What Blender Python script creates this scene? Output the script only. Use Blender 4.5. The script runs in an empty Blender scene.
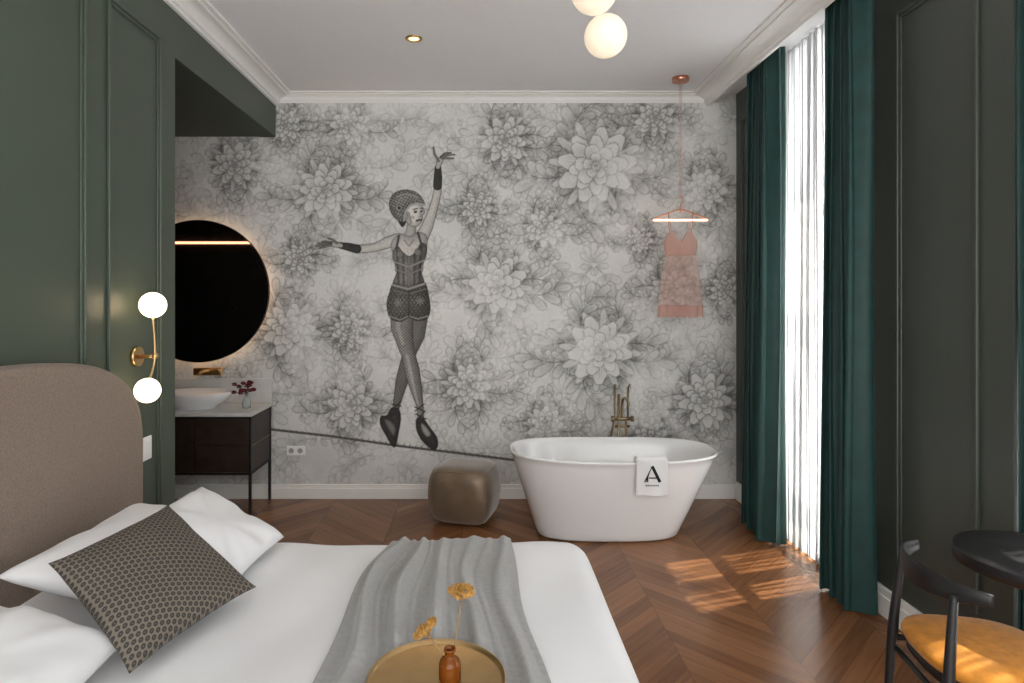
import bpy, bmesh, math, random
import numpy as np
from mathutils import Vector, Matrix
random.seed(4); rng=np.random.default_rng(7)
S=bpy.context.scene
H=1.7; F=620.0; CX=480.0; HY=298.0
YB=5.27; XL=-1.735; XR=2.177; ZC=3.43; YO=3.527; ZS=3.07
SB=F/YB

# ---------------- materials ----------------
def newmat(name):
    m=bpy.data.materials.new(name); m.use_nodes=True
    nt=m.node_tree; b=nt.nodes['Principled BSDF']
    return m,nt,b
def mat(name,col,rough=.6,metal=0,sheen=0,noise=0,nscale=20,bump=0,bscale=60,emit=None,estr=0,coat=0,detail=3):
    m,nt,b=newmat(name)
    b.inputs['Base Color'].default_value=(*col,1)
    b.inputs['Roughness'].default_value=rough
    b.inputs['Metallic'].default_value=metal
    b.inputs['Sheen Weight'].default_value=sheen
    b.inputs['Sheen Roughness'].default_value=.4
    b.inputs['Coat Weight'].default_value=coat
    if emit:
        b.inputs['Emission Color'].default_value=(*emit,1); b.inputs['Emission Strength'].default_value=estr
    if noise or bump:
        tc=nt.nodes.new('ShaderNodeTexCoord')
    if noise:
        n=nt.nodes.new('ShaderNodeTexNoise'); n.inputs['Scale'].default_value=nscale; n.inputs['Detail'].default_value=detail
        nt.links.new(tc.outputs['Object'],n.inputs['Vector'])
        r=nt.nodes.new('ShaderNodeValToRGB')
        r.color_ramp.elements[0].position=.3; r.color_ramp.elements[1].position=.7
        r.color_ramp.elements[0].color=(*[max(0,c*(1-noise)) for c in col],1)
        r.color_ramp.elements[1].color=(*[min(1,c*(1+noise)) for c in col],1)
        nt.links.new(n.outputs['Fac'],r.inputs['Fac']); nt.links.new(r.outputs['Color'],b.inputs['Base Color'])
    if bump:
        n2=nt.nodes.new('ShaderNodeTexNoise'); n2.inputs['Scale'].default_value=bscale; n2.inputs['Detail'].default_value=4
        nt.links.new(tc.outputs['Object'],n2.inputs['Vector'])
        bp=nt.nodes.new('ShaderNodeBump'); bp.inputs['Strength'].default_value=bump; bp.inputs['Distance'].default_value=.01
        nt.links.new(n2.outputs['Fac'],bp.inputs['Height']); nt.links.new(bp.outputs['Normal'],b.inputs['Normal'])
    return m
def math_node(nt,op,a,b=None,c=None):
    n=nt.nodes.new('ShaderNodeMath'); n.operation=op
    for i,v in enumerate((a,b,c)):
        if v is None: continue
        if isinstance(v,(int,float)): n.inputs[i].default_value=v
        else: nt.links.new(v,n.inputs[i])
    return n.outputs[0]

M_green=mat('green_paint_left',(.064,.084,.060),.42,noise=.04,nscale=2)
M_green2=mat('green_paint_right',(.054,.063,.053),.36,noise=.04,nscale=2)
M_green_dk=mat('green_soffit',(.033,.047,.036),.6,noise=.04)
M_white=mat('ceiling_paint',(.85,.85,.86),.8,noise=.01)
M_trim=mat('trim_white',(.83,.825,.80),.45,noise=.01)
M_dark=mat('dark_tile',(.018,.018,.016),.25,noise=.2)
M_linen=mat('white_linen',(.76,.765,.78),.85,sheen=.1,noise=.015,nscale=5,bump=.12,bscale=7)
M_throw=mat('grey_throw',(.32,.32,.315),.95,sheen=.3,noise=.08,nscale=60,bump=.25,bscale=220)
M_ceram=mat('bath_ceramic',(.82,.83,.84),.18,coat=.5,noise=.005)
M_marble=mat('vanity_marble',(.60,.595,.58),.3,noise=.08,nscale=9)
M_brass=mat('brass',(.62,.42,.2),.28,1,noise=.05)
M_brassd=mat('aged_brass',(.36,.275,.17),.36,1,noise=.05)
M_copper=mat('copper',(.75,.36,.25),.28,1,noise=.05)
M_black=mat('black_wood',(.010,.010,.011),.45,noise=.2)
M_walnut=mat('dark_walnut',(.030,.019,.014),.4,noise=.35,nscale=12)
M_mustard=mat('mustard_velvet',(.54,.205,.014),.75,sheen=.15,noise=.2,nscale=25)
M_pouf=mat('bronze_satin_velvet',(.205,.150,.100),.40,.35,sheen=.8,noise=.22,nscale=7,bump=.2,bscale=9)
M_head=mat('headboard_linen',(.225,.165,.125),.9,sheen=.2,noise=.16,nscale=140,bump=.6,bscale=260)
M_curt=mat('velvet_curtain',(.003,.040,.035),.6,sheen=.16,noise=.2,nscale=8)
M_globe=mat('opal_glass_lit',(.8,.72,.6),.3,emit=(1,.74,.46),estr=2.6)
M_globe2=mat('opal_glass_pendant',(.60,.55,.47),.3,emit=(1,.80,.58),estr=.31)
M_led=mat('led_warm',(1,.8,.5),.5,emit=(1,.60,.30),estr=7)
M_led2=mat('led_line',(1,.7,.5),.5,emit=(1,.42,.24),estr=2.0)
M_hang=mat('hanger_glow',(1,.8,.5),.5,emit=(1,.62,.35),estr=3.6)
M_spot=mat('spot_bulb',(1,.7,.3),.5,emit=(1,.55,.2),estr=2.0)
M_red=mat('red_petals',(.13,.006,.016),.8,noise=.3)
M_yel=mat('dried_flower',(.42,.22,.05),.9,noise=.35,nscale=60)
M_stem=mat('dried_stem',(.28,.19,.09),.9,noise=.1)
M_leaf=mat('leaf_green',(.03,.06,.02),.7,noise=.2)
M_switch=mat('switch_plastic',(.88,.88,.86),.4,noise=.01)
M_ink=mat('black_ink',(.01,.01,.01),.8,noise=.05)
M_mirror=mat('mirror_glass',(.62,.6,.58),.02,1)
def glassy(name,col,alpha,rough=.1):
    m,nt,b=newmat(name); b.inputs['Base Color'].default_value=(*col,1); b.inputs['Roughness'].default_value=rough
    t=nt.nodes.new('ShaderNodeBsdfTransparent'); t.inputs[0].default_value=(*[min(1,c*1.0+.1) for c in col],1)
    mx=nt.nodes.new('ShaderNodeMixShader'); mx.inputs[0].default_value=alpha
    out=nt.nodes['Material Output']
    nt.links.new(t.outputs[0],mx.inputs[1]); nt.links.new(b.outputs[0],mx.inputs[2]); nt.links.new(mx.outputs[0],out.inputs[0])
    return m
M_amber=glassy('amber_glass',(.30,.085,.01),.55)
M_vase=glassy('clear_glass',(.7,.75,.75),.3)
M_pane=glassy('window_pane',(.9,.9,.9),.06)
def sheer(name,col,tr,tl,folds=False):
    m,nt,b=newmat(name)
    nt.nodes.remove(b)
    d=nt.nodes.new('ShaderNodeBsdfDiffuse'); d.inputs[0].default_value=(*col,1)
    t=nt.nodes.new('ShaderNodeBsdfTranslucent'); t.inputs[0].default_value=(*col,1)
    p=nt.nodes.new('ShaderNodeBsdfTransparent')
    if folds:  # streaks in the translucent colour stand in for shading of overlapping folds
        tc=nt.nodes.new('ShaderNodeTexCoord'); mp=nt.nodes.new('ShaderNodeMapping'); mp.inputs['Scale'].default_value=(0,13,.30)
        n=nt.nodes.new('ShaderNodeTexNoise'); n.inputs['Scale'].default_value=1.6; n.inputs['Detail'].default_value=3
        r=nt.nodes.new('ShaderNodeValToRGB'); r.color_ramp.elements[0].position=.30; r.color_ramp.elements[1].position=.70
        r.color_ramp.elements[0].color=(.24,.245,.25,1); r.color_ramp.elements[1].color=(.46,.46,.46,1)
        nt.links.new(tc.outputs['Object'],mp.inputs[0]); nt.links.new(mp.outputs[0],n.inputs[0]); nt.links.new(n.outputs['Fac'],r.inputs[0])
        nt.links.new(r.outputs[0],t.inputs[0])
    m1=nt.nodes.new('ShaderNodeMixShader'); m1.inputs[0].default_value=tl
    m2=nt.nodes.new('ShaderNodeMixShader'); m2.inputs[0].default_value=tr
    nt.links.new(d.outputs[0],m1.inputs[1]); nt.links.new(t.outputs[0],m1.inputs[2])
    nt.links.new(m1.outputs[0],m2.inputs[1]); nt.links.new(p.outputs[0],m2.inputs[2])
    nt.links.new(m2.outputs[0],nt.nodes['Material Output'].inputs[0])
    return m
M_sheer=sheer('sheer_voile',(.8,.8,.8),.12,.60,True)
M_dress=sheer('pink_chiffon',(.82,.54,.47),.70,.4)
M_lace=sheer('pink_lace',(.72,.42,.35),.48,.3)

def floor_mat():
    m,nt,b=newmat('oak_chevron'); L=nt.links
    tc=nt.nodes.new('ShaderNodeTexCoord'); sp=nt.nodes.new('ShaderNodeSeparateXYZ'); L.new(tc.outputs['Object'],sp.inputs[0])
    W=.54; pw=.118
    x=math_node(nt,'DIVIDE',math_node(nt,'ADD',sp.outputs[0],.13),W)
    col=math_node(nt,'FLOOR',x)
    pp=math_node(nt,'PINGPONG',math_node(nt,'MULTIPLY',x,W),W)
    v=math_node(nt,'DIVIDE',math_node(nt,'ADD',math_node(nt,'MULTIPLY',pp,1.0),sp.outputs[1]),pw)
    idx=math_node(nt,'FLOOR',v); fr=math_node(nt,'FRACT',v)
    cb=nt.nodes.new('ShaderNodeCombineXYZ'); L.new(col,cb.inputs[0]); L.new(idx,cb.inputs[1])
    wn=nt.nodes.new('ShaderNodeTexWhiteNoise'); wn.noise_dimensions='3D'; L.new(cb.outputs[0],wn.inputs[0])
    cg=nt.nodes.new('ShaderNodeCombineXYZ'); L.new(math_node(nt,'MULTIPLY',v,3.2),cg.inputs[0])
    L.new(math_node(nt,'ADD',math_node(nt,'MULTIPLY',pp,2.5),math_node(nt,'MULTIPLY',wn.outputs[0],30)),cg.inputs[1]); L.new(col,cg.inputs[2])
    gn=nt.nodes.new('ShaderNodeTexNoise'); gn.inputs['Scale'].default_value=1.6; gn.inputs['Detail'].default_value=6; L.new(cg.outputs[0],gn.inputs[0])
    f=math_node(nt,'ADD',math_node(nt,'MULTIPLY',wn.outputs[0],.38),math_node(nt,'MULTIPLY',gn.outputs[0],.62))
    r=nt.nodes.new('ShaderNodeValToRGB'); e=r.color_ramp.elements
    e[0].position=.1; e[0].color=(.100,.036,.013,1); e[1].position=.95; e[1].color=(.345,.155,.064,1)
    L.new(f,r.inputs[0])
    s1=math_node(nt,'LESS_THAN',fr,.03)
    fx=math_node(nt,'FRACT',x); s2=math_node(nt,'LESS_THAN',fx,.006)
    s=math_node(nt,'MAXIMUM',s1,s2)
    mx=nt.nodes.new('ShaderNodeMixRGB'); L.new(math_node(nt,'MULTIPLY',s,.6),mx.inputs[0]); L.new(r.outputs[0],mx.inputs[1]); mx.inputs[2].default_value=(.04,.016,.008,1)
    L.new(mx.outputs[0],b.inputs['Base Color'])
    b.inputs['Roughness'].default_value=.27
    return m
M_floor=floor_mat()
def cushion_mat():
    m,nt,b=newmat('patterned_cushion_cloth'); L=nt.links
    tc=nt.nodes.new('ShaderNodeTexCoord'); sp=nt.nodes.new('ShaderNodeSeparateXYZ'); L.new(tc.outputs['UV'],sp.inputs[0])
    U=math_node(nt,'MULTIPLY',sp.outputs[0],175);V=math_node(nt,'MULTIPLY',sp.outputs[1],175)
    a=math_node(nt,'COSINE',U)
    c=math_node(nt,'COSINE',math_node(nt,'ADD',math_node(nt,'MULTIPLY',U,.5),math_node(nt,'MULTIPLY',V,.866)))
    d=math_node(nt,'COSINE',math_node(nt,'SUBTRACT',math_node(nt,'MULTIPLY',U,.5),math_node(nt,'MULTIPLY',V,.866)))
    p=math_node(nt,'ADD',a,math_node(nt,'ADD',c,d))
    r=nt.nodes.new('ShaderNodeValToRGB'); e=r.color_ramp.elements
    e[0].position=.16; e[0].color=(.155,.132,.105,1); e[1].position=.36; e[1].color=(.032,.029,.027,1)
    q=e.new(.85); q.color=(.034,.031,.029,1); q=e.new(.97); q.color=(.11,.092,.074,1)
    L.new(math_node(nt,'DIVIDE',math_node(nt,'ADD',p,1.5),4.5),r.inputs[0]); L.new(r.outputs[0],b.inputs['Base Color'])
    b.inputs['Roughness'].default_value=.9
    return m
M_cush=cushion_mat()
def vcol_mat(name):
    m,nt,b=newmat(name)
    a=nt.nodes.new('ShaderNodeAttribute'); a.attribute_name='Col'
    nt.links.new(a.outputs['Color'],b.inputs['Base Color']); b.inputs['Roughness'].default_value=.85
    return m
M_paper=vcol_mat('printed_wallpaper')

# ---------------- geometry helpers ----------------
def link(o,parent=None):
    S.collection.objects.link(o)
    if parent: o.parent=parent
    return o
def empty(name,loc=(0,0,0)):
    e=bpy.data.objects.new(name,None); e.location=(0,0,0); e.empty_display_size=.1
    return link(e)
def mk(name,verts,faces,m,parent=None,smooth=False,uv=None):
    me=bpy.data.meshes.new(name); me.from_pydata([tuple(v) for v in verts],[],faces); me.update()
    if m: me.materials.append(m)
    if smooth: me.polygons.foreach_set('use_smooth',[True]*len(me.polygons))
    if uv is not None:
        l=me.uv_layers.new(name='UVMap')
        for lp in me.loops: l.data[lp.index].uv=uv[lp.vertex_index]
    return link(bpy.data.objects.new(name,me),parent)
def finish(bm,name,m,parent,smooth=False):
    bmesh.ops.recalc_face_normals(bm,faces=bm.faces)
    me=bpy.data.meshes.new(name); bm.to_mesh(me); bm.free()
    if m: me.materials.append(m)
    if smooth: me.polygons.foreach_set('use_smooth',[True]*len(me.polygons))
    return link(bpy.data.objects.new(name,me),parent)
def boxes(name,bl,m,parent=None,bevel=0,seg=2):
    bm=bmesh.new()
    for (x0,x1,y0,y1,z0,z1) in bl:
        r=bmesh.ops.create_cube(bm,size=1)
        for v in r['verts']:
            v.co=Vector(((x0+x1)/2+v.co.x*(x1-x0),(y0+y1)/2+v.co.y*(y1-y0),(z0+z1)/2+v.co.z*(z1-z0)))
    if bevel: bmesh.ops.bevel(bm,geom=list(bm.edges),offset=bevel,segments=seg,profile=.5,affect='EDGES')
    return finish(bm,name,m,parent,False)
def cyl(name,p0,p1,r0,r1,m,parent=None,n=32,smooth=True):
    p0=Vector(p0);p1=Vector(p1);d=(p1-p0)
    bm=bmesh.new(); bmesh.ops.create_cone(bm,cap_ends=True,segments=n,radius1=r0,radius2=r1,depth=d.length)
    q=d.to_track_quat('Z','Y').to_matrix().to_4x4()
    bmesh.ops.transform(bm,matrix=Matrix.Translation((p0+p1)/2)@q,verts=bm.verts)
    o=finish(bm,name,m,parent,False)
    for p in o.data.polygons: p.use_smooth = len(p.vertices)==4
    return o
def sph(name,c,r,m,parent=None,sc=(1,1,1),seg=40):
    bm=bmesh.new(); bmesh.ops.create_uvsphere(bm,u_segments=seg,v_segments=seg//2,radius=r)
    for v in bm.verts: v.co=Vector((v.co.x*sc[0]+c[0],v.co.y*sc[1]+c[1],v.co.z*sc[2]+c[2]))
    return finish(bm,name,m,parent,True)
def tube(name,pts,r,m,parent=None,smooth_curve=True,radii=None,n=12,cyclic=False):
    P=[Vector(p) for p in pts]
    if smooth_curve and len(P)>2:
        Q=[];R=[]
        N=len(P)
        rr=radii or [r]*N
        for i in range(N-1):
            p0=P[max(i-1,0)];p1=P[i];p2=P[i+1];p3=P[min(i+2,N-1)]
            for k in range(8):
                t=k/8
                Q.append(.5*((2*p1)+(p2-p0)*t+(2*p0-5*p1+4*p2-p3)*t*t+(3*p1-p0-3*p2+p3)*t**3)); R.append(rr[i]*(1-t)+rr[i+1]*t)
        Q.append(P[-1]);R.append(rr[-1]); P=Q
    else: R=radii or [r]*len(P)
    V=[];Fc=[]
    up=None
    for i,p in enumerate(P):
        t=(P[min(i+1,len(P)-1)]-P[max(i-1,0)]).normalized()
        if up is None:
            up=t.orthogonal().normalized()
        up=(up-t*up.dot(t)).normalized(); s=t.cross(up)
        for k in range(n):
            a=2*math.pi*k/n; V.append(p+(up*math.cos(a)+s*math.sin(a))*R[i])
    for i in range(len(P)-1):
        for k in range(n):
            a=i*n+k;b=i*n+(k+1)%n; Fc.append((a,b,b+n,a+n))
    Fc.append(tuple(range(n))[::-1]); Fc.append(tuple((len(P)-1)*n+k for k in range(n)))
    return mk(name,V,Fc,m,parent,True)
def loft(name,loops,m,parent=None,cap0=True,cap1=True,smooth=True):
    n=len(loops[0]);V=[v for l in loops for v in l];Fc=[]
    for i in range(len(loops)-1):
        for k in range(n):
            a=i*n+k;b=i*n+(k+1)%n;Fc.append((a,b,b+n,a+n))
    if cap0:Fc.append(tuple(range(n))[::-1])
    if cap1:Fc.append(tuple((len(loops)-1)*n+k for k in range(n)))
    return mk(name,V,Fc,m,parent,smooth)
def grid(name,nu,nv,fn,m,parent=None,uv=True):
    V=[];U=[];Fc=[]
    for j in range(nv+1):
        for i in range(nu+1):
            u=i/nu;v=j/nv;V.append(fn(u,v));U.append((u,v))
    for j in range(nv):
        for i in range(nu):
            a=j*(nu+1)+i;Fc.append((a,a+1,a+nu+2,a+nu+1))
    return mk(name,V,Fc,m,parent,True,U if uv else None)
def superell(cx,cy,a,b,z,e,n=64):
    L=[]
    for k in range(n):
        t=2*math.pi*k/n;c=math.cos(t);s=math.sin(t)
        L.append((cx+a*math.copysign(abs(c)**(2/e),c),cy+b*math.copysign(abs(s)**(2/e),s),z))
    return L

# ---------------- room shell ----------------
YF=-1.3
boxes('floor',[(-3.9,2.6,YF,YB+.1,-.1,0)],M_floor)
boxes('ceiling',[(-3.9,2.6,YF,YB+.1,ZC,ZC+.12)],M_white)
boxes('wall_back',[(-3.9,2.6,YB,YB+.12,0,ZC)],mat('plain_wallpaper',(.5,.5,.48),.85,noise=.2,nscale=14))
boxes('wall_left',[(XL-.14,XL,YF,YO,0,ZC),(XL-.14,XL,YO,YB,ZS,ZC)],M_green)
boxes('wall_niche_front',[(-3.9,XL-.14,YO-.12,YO,0,ZC)],M_dark)
boxes('wall_niche_left',[(-3.9,-3.8,YO,YB,0,ZC)],M_dark)
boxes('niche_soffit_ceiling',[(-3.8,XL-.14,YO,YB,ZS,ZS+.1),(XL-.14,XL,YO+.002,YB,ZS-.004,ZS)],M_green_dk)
W1=(3.52,4.55,.06,3.39); W2=(1.45,2.53,.0,3.12)
T=XR+.38
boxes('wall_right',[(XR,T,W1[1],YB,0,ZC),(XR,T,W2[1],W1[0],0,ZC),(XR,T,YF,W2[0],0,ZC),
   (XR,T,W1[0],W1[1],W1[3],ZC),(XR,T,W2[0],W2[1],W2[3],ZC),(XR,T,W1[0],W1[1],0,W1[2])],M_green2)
for i,w in enumerate((W1,W2)):
    e=empty(f'window_{i+1}')
    y0,y1,z0,z1=w; xs=(T-.08,T-.02); ym=(y0+y1)/2
    fr=[(*xs,y0,y0+.07,z0,z1),(*xs,y1-.07,y1,z0,z1),(*xs,ym-.05,ym+.05,z0,z1),(*xs,y0,y1,z0,z0+.1),(*xs,y0,y1,z1-.08,z1),(*xs,y0,y1,2.3,2.38),(*xs,y0,y1,1.1,1.15)]
    boxes('frame',fr,M_trim,e)
    boxes('pane',[(T-.055,T-.05,y0+.05,y1-.05,z0+.05,z1-.05)],M_pane,e)
boxes('baseboard_back',[(-3.8,XR,YB-.02,YB,0,.12),(-3.8,XR,YB-.028,YB,0,.09)],M_trim,bevel=.003)
boxes('baseboard_right',[(XR-.02,XR,W2[1],W1[0],0,.15),(XR-.028,XR,W2[1],W1[0],0,.11),(XR-.02,XR,W1[1],YB-.03,0,.15)],M_trim,bevel=.003)
boxes('baseboard_left',[(XL,XL+.02,YF,YO,0,.15)],M_trim,bevel=.003)
def cornice(name,prof,axis,a0,a1,sgn,base):
    V=[];n=len(prof)
    for a in (a0,a1):
        for (o,z) in prof:
            V.append((base+sgn*o,a,z) if axis=='Y' else (a,base+sgn*o,z))
    Fc=[(i,(i+1)%n,(i+1)%n+n,i+n) for i in range(n)]+[tuple(range(n))[::-1],tuple(range(n,2*n))]
    o=mk(name,V,Fc,M_trim); return o
def prof(d,h,z=ZC):
    P=[(0,z-h),(d*.14,z-h),(d*.16,z-h*.82),(d*.26,z-h*.78)]
    for k in range(7):
        t=k/6*math.pi/2; P.append((d*.26+d*.46*(1-math.cos(t)),z-h*.78+h*.5*math.sin(t)))
    P+=[(d*.80,z-h*.28),(d*.80,z-h*.16),(d,z-h*.14),(d,z),(0,z)]
    return P
cornice('trim_1',prof(.15,.10),'Y',YF,YB,1,XL)
cornice('trim_2',prof(.09,.075),'X',XL+.02,1.96,-1,YB-.004)
cornice('trim_3',prof(.17,.10),'Y',YF,YB,-1,1.945)
def panel(name,X,sgn,y0,y1,z0,z1,m,w=.035,d=.016):
    a,b=(X,X+sgn*d) if sgn>0 else (X+sgn*d,X)
    a2,b2=(X,X+sgn*d*.5) if sgn>0 else (X+sgn*d*.5,X)
    bl=[(a,b,y0,y0+w*.5,z0,z1),(a,b,y1-w*.5,y1,z0,z1),(a,b,y0+w*.5,y1-w*.5,z0,z0+w*.5),(a,b,y0+w*.5,y1-w*.5,z1-w*.5,z1)]
    boxes(name,bl,m,bevel=.004)
    i=w*.5
    boxes(name+'_inner',[(a2,b2,y0+i,y0+2*i,z0+i,z1-i),(a2,b2,y1-2*i,y1-i,z0+i,z1-i),(a2,b2,y0+2*i,y1-2*i,z0+i,z0+2*i),(a2,b2,y0+2*i,y1-2*i,z1-2*i,z1-i)],m,bevel=.003)
panel('trim_4',XL,1,2.88,3.36,.3,3.11,M_green)
panel('trim_5',XL,1,.4,2.72,.3,3.11,M_green)
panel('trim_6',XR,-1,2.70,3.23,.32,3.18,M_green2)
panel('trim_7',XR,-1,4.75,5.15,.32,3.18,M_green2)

# ---------------- mural ----------------
step=.0045
x0w,x1w=-2.98,XR; z0w,z1w=.12,ZC-.07
nx=int((x1w-x0w)/step)+1; nz=int((z1w-z0w)/step)+1
gx=np.linspace(x0w,x1w,nx); gz=np.linspace(z0w,z1w,nz)
UX,VZ=np.meshgrid(CX+gx*SB, HY-(gz-H)*SB)
DU=SB*step
def vnoise(cell,seed):
    r=np.random.default_rng(seed); gh=int(nz/cell)+3; gw=int(nx/cell)+3; g=r.random((gh,gw))
    yy=np.arange(nz)/cell; xx=np.arange(nx)/cell
    yi=yy.astype(int); xi=xx.astype(int); fy=yy-yi; fx=xx-xi; fy=fy*fy*(3-2*fy); fx=fx*fx*(3-2*fx)
    a=g[yi][:,xi];b=g[yi][:,xi+1];c=g[yi+1][:,xi];d=g[yi+1][:,xi+1]
    return (a*(1-fx)+b*fx)*(1-fy)[:,None]+(c*(1-fx)+d*fx)*fy[:,None]
D=np.full((nz,nx),.10)
U0=UX[0,0]; V0=VZ[0,0]
def win(cx,cy,R):
    i0=int((cx-R-U0)/DU); i1=int((cx+R-U0)/DU)+2; j0=int((V0-(cy+R))/DU); j1=int((V0-(cy-R))/DU)+2
    i0=max(i0,0);j0=max(j0,0);i1=min(i1,nx);j1=min(j1,nz)
    if i1<=i0 or j1<=j0: return None
    return slice(j0,j1),slice(i0,i1)
def petal(px,py,ang,L,Wd,dark=.5,line=.9,al=.98,fill=.06,scal=0,shadow=1.6,hat=0):
    w=win(px+math.cos(ang)*L/2,py+math.sin(ang)*L/2,L*.66+Wd+2)
    if w is None: return
    u=UX[w]-px; v=VZ[w]-py
    a=(u*math.cos(ang)+v*math.sin(ang))/L; b=(-u*math.sin(ang)+v*math.cos(ang))
    aa=np.clip(a,0,1); hw=Wd*np.sqrt(aa)*np.sqrt(np.clip(1-aa**3.2,0,1))
    if scal: hw=hw*(1-.18*np.abs(np.sin(a*scal))); 
    dist=np.minimum(np.minimum(hw-np.abs(b),(1-a)*L*.8),a*L+.4)
    ok=(a>-.02)
    if shadow:
        sh=np.clip(1+dist/shadow,0,1)*ok*.55*(dist<.3)
        D[w]=np.maximum(D[w],D[w]*(1-sh)+sh*.85)
    m=np.clip(dist/.5+.5,0,1)*al*(ok&(a<1.02))
    edge=np.clip(1-np.abs(dist-.35)/.8,0,1)
    vein=np.clip(1-np.abs(b)/.5,0,1)*(aa<.8)
    ink=fill+dark*(1-aa)**1.6
    if hat: ink=ink+hat*(.5+.5*np.sin(b*2.7+aa*2))*(1-.8*aa)
    ink=ink+.40*vein*(1-aa)
    ink=np.maximum(ink,edge*line)
    D[w]=D[w]*(1-m)+ink*m
def flower(cx,cy,R,seed,dark=.5):
    r=random.Random(seed)
    w=win(cx,cy,R*1.7)
    if w is not None:   # dark damask ground around the blossom
        rr_=np.hypot(UX[w]-cx,(VZ[w]-cy))/R
        g=.50*np.clip((1.45-rr_)/.5,0,1)
        D[w]=D[w]*(1-g*.5)+g
    for i in range(12):
        a=i*2*math.pi/12+.1; petal(cx+math.cos(a)*R*.5,cy+math.sin(a)*R*.5,a,R*.72,R*.15,.4,.85,.98,.22)
    for k,(rr,n) in enumerate(((1,9),(.76,8),(.53,6),(.31,5))):
        ph=r.random()*6
        for i in range(n):
            a=ph+2*math.pi*i/n+r.uniform(-.10,.10); L=R*rr*r.uniform(.9,1.06)
            petal(cx+math.cos(a)*R*.02,cy+math.sin(a)*R*.02,a,L,L*math.pi/n*.95,dark+.06*k,.95,.98,.04,scal=9 if k<2 else 0,hat=.30)
    for i in range(9):
        a=i*.7;petal(cx,cy,a,R*.12,R*.035+.8,.7,.9,shadow=0)
def acanthus(x,y,ang,L,curl,Wd,seed,dark=.45,fill=.10):
    r=random.Random(seed); n=max(4,int(L/10)); px,py=x,y
    pts=[]
    for i in range(n+1):
        t=i/n; pts.append((px,py,ang,t)); px+=math.cos(ang)*L/n; py+=math.sin(ang)*L/n; ang+=curl/n*(.5+1.6*t*t)
    tip=pts[-1]; petal(tip[0],tip[1],tip[2],Wd*.6,Wd*.2+.8,dark,fill=fill)
    sgc=1 if curl>0 else -1
    for (px,py,a,t) in reversed(pts[:-1]):
        s=Wd*(.45+.75*math.sin(math.pi*min(1,.15+.75*(1-t))))
        for sg in (1,-1):
            s_=s*(1.0 if sg!=sgc else .72)
            petal(px,py,a+sg*r.uniform(.6,.9),s_*r.uniform(.9,1.12),s_*.28+.8,dark,fill=fill)
    for i in range(len(pts)-1):
        px,py,a,t=pts[i]; petal(px,py,a,L/n*1.5,.9*(1-t)+.6,.6,.7,.85,.6,shadow=0)
def pair(x,y,ang,L,curl,Wd,seed,dark,off=2,fill=.10):
    acanthus(x+off,y,ang,L,curl,Wd,seed,dark,fill); acanthus(x-off,y,math.pi-ang,L,-curl,Wd,seed,dark,fill)
random.seed(21)
k=0
for j,yy in enumerate(range(78,540,46)):
    for xx in range(150,780,56):
        k+=1
        x=xx+random.uniform(-8,8)+(28 if j%2 else 0); y=yy+random.uniform(-8,8)
        dk=random.uniform(.35,.7)
        pair(x,y,random.uniform(-.2,.9),random.uniform(44,58),random.uniform(1.8,3.4)*random.choice((1,-1)),random.uniform(14,19),k,dk)
        for q in range(5): petal(x,y-4,-math.pi/2+(q-2)*.5,22-abs(q-2)*3,5,dk)
D*=.62
fl=[(596,166,44),(497,285,33),(600,350,38),(325,190,31),(290,330,30),(655,118,22),(545,228,21),(505,140,26),(350,405,26),(468,385,26),
    (545,425,21),(705,190,25),(670,290,22),(705,400,30),(300,258,18),(350,125,22),(478,208,19),(235,165,25),(350,330,20),(640,240,15),(650,440,21),(230,400,22),(725,290,18),(285,125,19)]
for i,(x,y,R) in enumerate(fl):
    for q,(a,c) in enumerate(((-1.15,-2.8),(-.35,2.4),(.5,-2.4),(1.25,2.8))):
        pair(x,y+R*.1*math.sin(a),a,R*1.8,c*random.uniform(.85,1.15),R*.50,900+i*10+q,.55,off=R*.35,fill=.16)
D*=.88
for i,(x,y,R) in enumerate(fl): flower(x,y,R*.9,500+i,random.uniform(.55,.75))
n1=vnoise(66,1);n2=vnoise(24,2);n3=vnoise(6.5,3);n4=vnoise(2.8,4);n5=vnoise(1.5,5)
wear=np.clip((.44*n1+.30*n2+.26*n3-.10)*2.2,.42,1)
D2=D*wear*(.85+.30*n4)
bg=.69-.06*(n2-.5)-.05*(n4-.5)-.07*(n1-.5)-.05*(n5-.5)
G=bg*(1-.80*np.clip(D2,0,1))
RGB=np.stack([G*1.0,G*1.0,G*.975],-1)
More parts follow.
